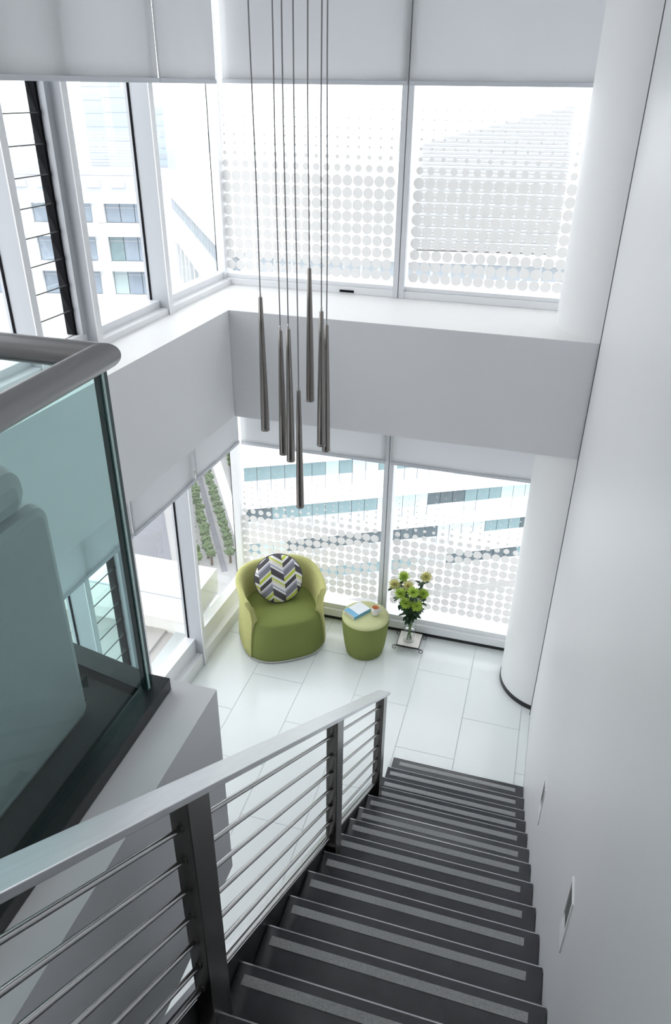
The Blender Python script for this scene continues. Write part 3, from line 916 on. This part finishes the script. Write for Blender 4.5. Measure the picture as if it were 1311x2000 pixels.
for i, ((px, py), Y, nm) in enumerate(FW):
    rnd = random.Random(40 + i)
    c = pix(px, py, Y)
    a0 = 2 * PI * i / len(FW)
    foot = Vector((VX + 0.025 * math.cos(a0), VY + 0.025 * math.sin(a0), VZ + 0.02))
    neck = Vector((VX + 0.030 * math.cos(a0 + 2.6), VY + 0.030 * math.sin(a0 + 2.6), VZ + 0.265))
    flw = root('chrysanthemum', foot, label='green spidery chrysanthemum in the vase, %s bloom' % nm, category='flower', group='chrysanthemums in the vase')
    mid = neck * 0.45 + c * 0.55 + Vector((0, 0, 0.02))
    ax = (c - Vector((VX, VY, VZ + 0.25))).normalized() * 0.7 + Vector((0.05, -0.45, 0.55))
    MB().tube([foot, neck, mid, c - ax.normalized() * 0.01], 0.0035, 7).build('stem', 'stem', flw)
    R = 0.060
    petals(c, ax, R, 90, i).build('bloom', 'bloom2' if i in (1, 2, 3) else 'bloom', flw)
    MB().lathe([(0.001, -0.006), (0.009, 0.0), (0.007, 0.010), (0.001, 0.014)], c + ax.normalized() * 0.026, 10, False, False).build('flower_heart', 'heart' if i in (1, 3) else 'bloom2', flw)
    for k in range(20):
        t = rnd.uniform(0.1, 0.95)
        b0 = neck.lerp(mid, t) if k < 10 else mid.lerp(c, t * 0.9)
        az = rnd.uniform(0, 2 * PI)
        d = Vector((math.cos(az), math.sin(az), rnd.uniform(-.15, .5)))
        lm = MB()
        leaf(lm, b0, d, rnd.uniform(.07, .105), rnd.uniform(.020, .030), rnd)
        lm.build('leaf', 'leaf', flw)

# ================================================================== OUTSIDE: TERRACE
tf = root('terrace', (-5.0, 3.0, -0.3), kind='structure', label='concrete terrace outside the lower left windows', category='terrace')
MB().prism([LW(-2.0, -3.14), LW(5.35, -3.14), (-3.0, 5.42), (-9.0, 5.42), (-9.0, -2.0)], -0.35, -0.03).build('slab', 'concrete', tf)
pw = 0.9
for i in range(6):
    for j in range(5):
        xa = -3.30 - 0.012 * 0 - pw * (i + 1); ya = 5.33 - pw * (j + 1)
        MB().box(xa + 0.004, xa + pw - 0.004, ya + 0.004, ya + pw - 0.004, -0.03, 0.0).build('paver', 'concrete', tf)
tb = root('terrace_parapet', (-5.0, 5.4, 0), label='wide white overhanging terrace parapet outside the lower left windows', category='parapet')
MB().box(-9.0, -2.98, 5.33, 5.70, -0.35, 0.30).build('plinth', 'bench', tb)
MB().box(-9.0, -2.90, 5.20, 5.78, 0.245, 0.545).build('coping', 'bench', tb, bevel=0.006)
MB().box(-9.0, -2.90, 5.1985, 5.215, 0.537, 0.549).build('drip_edge', 'framegrey', tb)

# ================================================================== OUTSIDE: CITY
GZ = -32.0
MB().box(-400, 300, 8.0, 700, GZ - 1, GZ).build('city_ground', 'ground', kind='structure', label='pale city ground far below the windows', category='ground')
hx, hy = -0.2736, 0.9618
pxx, pyy = 0.9618, 0.2736
def HP(lat, D, z):
    return Vector((hx * D + pxx * lat, hy * D + pyy * lat, z))

class Fac:
    """a straight facade: origin, direction along it; depth grows away from the viewer side"""
    def __init__(s, o, d, nsign=1):
        s.o = Vector(o); s.d = Vector((d[0], d[1], 0)).normalized()
        s.n = Vector((-s.d.y, s.d.x, 0)) * nsign
        s.ang = math.atan2(s.d.y, s.d.x)
    def P(s, a, b, z):
        q = s.o + s.d * a + s.n * b
        return (q.x, q.y, z)
    def box(s, mb, a0, a1, b0, b1, z0, z1):
        return mb.hexa([s.P(a0, b0, z0), s.P(a1, b0, z0), s.P(a1, b1, z0), s.P(a0, b1, z0), s.P(a0, b0, z1), s.P(a1, b0, z1), s.P(a1, b1, z1), s.P(a0, b1, z1)])

# --- office block facing the lower back windows
fb = Fac((-10.2, 49.5, 0), (math.cos(math.radians(28)), math.sin(math.radians(28))))
bb = root('office_building', (-10.2, 49.5, GZ), label='white office block with teal glass bands seen through the lower back windows', category='building')
fb.box(MB(), -10.8, 26, 0.25, 3.5, GZ, -9.5).build('wall', 'bwhite', bb)
PW = 1.02
gm = {k: meshof(MB().box(-PW / 2 + .02, PW / 2 - .02, -.06, .06, 0, 1.4), 'vision_pane', k) for k in ('gdark', 'gteal', 'gpale', 'span')}
sm_ = {k: meshof(MB().box(-PW / 2 + .015, PW / 2 - .015, -.05, .05, 0, 1.05), 'spandrel_panel', k) for k in ('span', 'bpale', 'bwhite')}
rnd = random.Random(5)
floors = [-12.4, -16.4, -20.2, -23.6, -26.6, -29.4]
for k, zf in enumerate(floors):
    fb.box(MB(), -10.8, 26, -0.6, 0.3, zf + 1.42, zf + 2.05).build('floor_band', 'bwhite', bb)
    state = 'gteal'
    for j in range(35):
        a = -10.2 + PW * j
        if rnd.random() < 0.42:
            state = rnd.choice(['gdark', 'gteal', 'gpale', 'gdark', 'gteal', 'span'])
        q = fb.P(a, 0.14, zf)
        inst('vision_pane', gm[state], bb, q, (0, 0, fb.ang))
        q = fb.P(a, 0.16, zf - 1.07)
        inst('spandrel_panel', sm_[rnd.choice(['bwhite', 'span', 'bpale', 'bwhite', 'span'])], bb, q, (0, 0, fb.ang))
fb.box(MB(), -9, 26, -26, -0.7, GZ, GZ + 0.08).build('plaza_paving', 'bwhite', kind='structure', label='white plaza paving in front of the office block', category='paving')
# --- louvred block seen through the upper back windows
fc = Fac((-13.2, 72, 0), (0.985, 0.17))
lb = root('louvred_building', (-13.2, 72, GZ), label='pale louvre-clad building with sloping roofline seen through the upper right window', category='building')
fc.box(MB(), -16, 40, 1.0, 10, GZ, -8.5).build('wall', 'bwhite', lb)
MB().add([fc.P(0, 0.9, -9), fc.P(13.2, 0.9, -9), fc.P(13.2, 0.9, 3.9), fc.P(0, 0.9, 0.7), fc.P(0, 1.6, -9), fc.P(13.2, 1.6, -9), fc.P(13.2, 1.6, 3.9), fc.P(0, 1.6, 0.7)],
         [(0, 1, 2, 3), (7, 6, 5, 4), (0, 4, 5, 1), (1, 5, 6, 2), (2, 6, 7, 3), (3, 7, 4, 0)]).build('gable_wall', 'bwhite', lb)
for k in range(41):
    z = -8.6 + 0.305 * k
    a0 = 0.0 if z < 0.7 else (z - 0.7) / 3.2 * 13.2
    if a0 < 13:
        fc.box(MB(), a0, 13.2, 0.55, 0.9, z, z + 0.10).build('louvre_slat', 'slat', lb)
fc.box(MB(), 13.6, 24, 0.2, 6, -8.5, 0.5).build('annex_wall', 'bwhite', lb)
fc.box(MB(), 14.0, 15.4, 0.12, 0.25, -1.0, 0.05).build('window', 'gblue', lb)
fc.box(MB(), -16, 40, -0.4, 1.2, -9.4, -8.5).build('floor_band', 'bwhite', lb)
for j in range(30):
    fc.box(MB(), -15 + 1.7 * j, -13.6 + 1.7 * j, 0.82, 1.05, -11.0, -9.5).build('window', 'span', lb)

# --- office block seen through the upper left windows
KA = 91 / 74
def za_(z):
    return 4.85 + (z - 4.85) * KA
fa = Fac(HP(-21.6, 91, 0), (-pxx, -pyy), -1)
ab = root('terraced_office', HP(-36, 91, GZ), label='white office block with window bays and louvred roof seen through the upper left windows', category='building')
def abox(a0, a1, b0, b1, z0, z1):
    return fa.box(MB(), a0 * KA, a1 * KA, b0, b1, za_(z0) if z0 > -30 else z0, za_(z1))
abox(0, 36, 1.0, 12, GZ, -4.2).build('wall', 'bwhite', ab)
for za, zb in ((-4.7, -3.9), (-7.6, -6.55), (-10.75, -10.05), (-14.0, -13.2)):
    abox(-0.5, 36, -0.8, 1.2, za, zb).build('floor_band', 'bwhite', ab)
for zi, (za, zb) in enumerate(((-6.5, -4.7), (-10.0, -7.65), (-13.15, -10.8))):
    for j in range(26):
        a = 0.3 + 1.36 * j
        if j % 5 == 3:
            abox(a, a + 0.75, 0.2, 1.1, za, zb).build('pier', 'bwhite', ab)
            continue
        o = abox(a, a + 1.28, 0.7, 1.05, za, zb).build('window', ('gblue', 'gblue', 'gpale', 'gblue', 'gteal', 'gblue', 'gblue')[(j * 3 + zi * 5) % 7], ab)
        abox(a, a + 1.28, 0.62, 0.72, zb - 0.55, zb - 0.48).build('window_bar', 'bpale', o)
abox(0, 36, 2.0, 12, -4.2, -2.6).build('roof_band', 'bpale', ab)
for j in range(15):
    abox(0.2 + 2.3 * j, 1.5 + 2.3 * j, 1.85, 2.05, -3.6, -3.0).build('window', 'span', ab)
for k in range(14):
    z = -2.5 + 0.24 * k
    abox(0, 36, 2.0 + 0.5 * k, 2.28 + 0.5 * k, z, z + 0.10).build('roof_louvre', 'bpale' if k % 2 else 'bwhite', ab)

# --- long roofed building with a sloping eave line
qd = (-0.304 * pxx + 0.953 * hx, -0.304 * pyy + 0.953 * hy)
KD = 1.81
def zd_(z):
    return 4.85 + (z - 4.85) * KD
fd = Fac(HP(-8.6 * KD, 57.6 * KD, 0), qd, -1)
db = root('long_roof_building', HP(-8.6 * KD, 57.6 * KD, GZ), label='white building with long pitched roof and glazed gallery, beside the glazed corner', category='building')
MB().add([fd.P(-10, -1, zd_(-5.0)), fd.P(80, -1, zd_(-5.0)), fd.P(80, 26, zd_(0.6)), fd.P(-10, 26, zd_(0.6)), fd.P(-10, -1, zd_(-5.4)), fd.P(80, -1, zd_(-5.4)), fd.P(80, 26, zd_(0)), fd.P(-10, 26, zd_(0))],
         [(0, 1, 2, 3), (7, 6, 5, 4), (0, 4, 5, 1), (1, 5, 6, 2), (2, 6, 7, 3), (3, 7, 4, 0)]).build('roof', 'bwhite', db)
fd.box(MB(), -10, 80, 0.5, 24, GZ, zd_(-5.4)).build('wall', 'bwhite', db)
for j in range(30):
    fd.box(MB(), -9.6 + 3 * j, -6.8 + 3 * j, 0.3, 0.55, zd_(-7.4), zd_(-5.5)).build('window', ('gblue', 'gteal', 'gblue', 'gblue')[j % 4], db)
fd.box(MB(), -10, 80, -1.2, 0.4, zd_(-9.4), zd_(-7.6)).build('balcony_band', 'bwhite', db)
for j in range(15):
    fd.box(MB(), -9.6 + 6 * j, -5.2 + 6 * j, 0.3, 0.55, zd_(-13.5), zd_(-9.4)).build('window', ('gblue', 'gpale', 'gteal')[j % 3], db)
    fd.box(MB(), -5.1 + 6 * j, -4.0 + 6 * j, -0.9, 0.4, GZ, zd_(-9.0)).build('pier', 'bwhite', db)

# --- far towers
def tower(lat, D, wdt, z1, label, nb):
    f = Fac(HP(lat, D, 0), (pxx, pyy))
    t = root('tower_block', HP(lat, D, GZ), label=label, category='tower', group='far towers')
    f.box(MB(), 0, wdt, 0, 15, GZ, z1).build('wall', 'tower', t)
    for k in range(nb):
        z = z1 - 2.4 - 3.6 * k
        f.box(MB(), 0.3, wdt - 0.3, -0.15, 0.05, z, z + 1.7).build('window_band', 'span', t)
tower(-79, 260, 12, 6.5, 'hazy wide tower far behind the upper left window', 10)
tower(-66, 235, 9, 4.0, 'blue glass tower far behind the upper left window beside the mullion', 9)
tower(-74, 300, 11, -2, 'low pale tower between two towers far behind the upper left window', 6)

# --- street with tree rows seen through the lower left windows
sd = Vector((0.53, -0.85, 0)).normalized()
sn = Vector((0.85, 0.53, 0))
S0 = Vector((-29.0, 62.0, GZ))
def strip(off, wid, z, mt, name, label, cat, a0=-26, a1=13.5):
    mb = MB()
    c = [S0 + sd * a0 + sn * off, S0 + sd * a1 + sn * off, S0 + sd * a1 + sn * (off + wid), S0 + sd * a0 + sn * (off + wid)]
    vs = [(p.x, p.y, GZ) for p in c] + [(p.x, p.y, GZ + z) for p in c]
    mb.hexa(vs).build(name, mt, kind='structure', label=label, category=cat)
strip(-0.75, 1.0, 0.06, 'bwhite', 'street_strip', 'white paved street between the tree rows', 'street')
strip(-2.75, 0.5, 0.05, 'road', 'road_strip', 'grey road beside the tree rows', 'road')
strip(-5.4, 0.6, 0.05, 'brick', 'brick_path', 'reddish path beside the tree rows', 'path')
strip(-14, 7.2, 0.05, 'road', 'plaza_road', 'wide grey plaza below the terrace', 'road')
strip(2.2, 3.0, 0.05, 'bpale', 'pavement_strip', 'pale pavement beyond the farthest tree row', 'street')
def crown_mesh(seed):
    rn = random.Random(seed)
    bm = bmesh.new()
    bmesh.ops.create_icosphere(bm, subdivisions=3, radius=1.0)
    for v in bm.verts:
        d = v.co.normalized()
        k = 0.78 + 0.22 * math.sin(d.x * 7 + seed) * math.sin(d.y * 6 + 2 * seed) + 0.16 * math.sin(d.z * 9 + d.x * 5 + seed) + rn.uniform(-.10, .10)
        v.co = Vector((d.x, d.y, d.z * 0.8)) * k
    me = bpy.data.meshes.new('crown')
    bm.to_mesh(me); bm.free()
    me.materials.append(MT['tree'])
    return me
crowns = [crown_mesh(s) for s in (1, 2, 3)]
trunk = meshof(MB().tube([(0, 0, 0), (0, 0, 1.0)], [0.12, 0.09], 7), 'trunk', 'trunk')
rn = random.Random(9)
for off, lab, n in ((1.25, 'small street tree in the row beyond the white street', 22), (-1.7, 'small street tree in the row between white street and grey road', 22), (-3.5, 'small street tree in the row beside the grey road', 22), (-4.75, 'small street tree in the row beside the reddish path', 22)):
    for k in range(n):
        p = S0 + sd * (-14 + 27.5 * k / n + rn.uniform(-.08, .08)) + sn * (off + rn.uniform(-.1, .1))
        t = root('street_tree', (p.x, p.y, GZ), label=lab, category='tree', group=lab.replace('small street tree in', 'trees in'))
        s = rn.uniform(0.50, 0.60)
        c = inst('crown', crowns[rn.randrange(3)], t, (p.x, p.y, GZ + 1.2), (0, 0, rn.uniform(0, 6)))
        c.scale = (s, s, s)
        inst('trunk', trunk, t, (p.x, p.y, GZ))
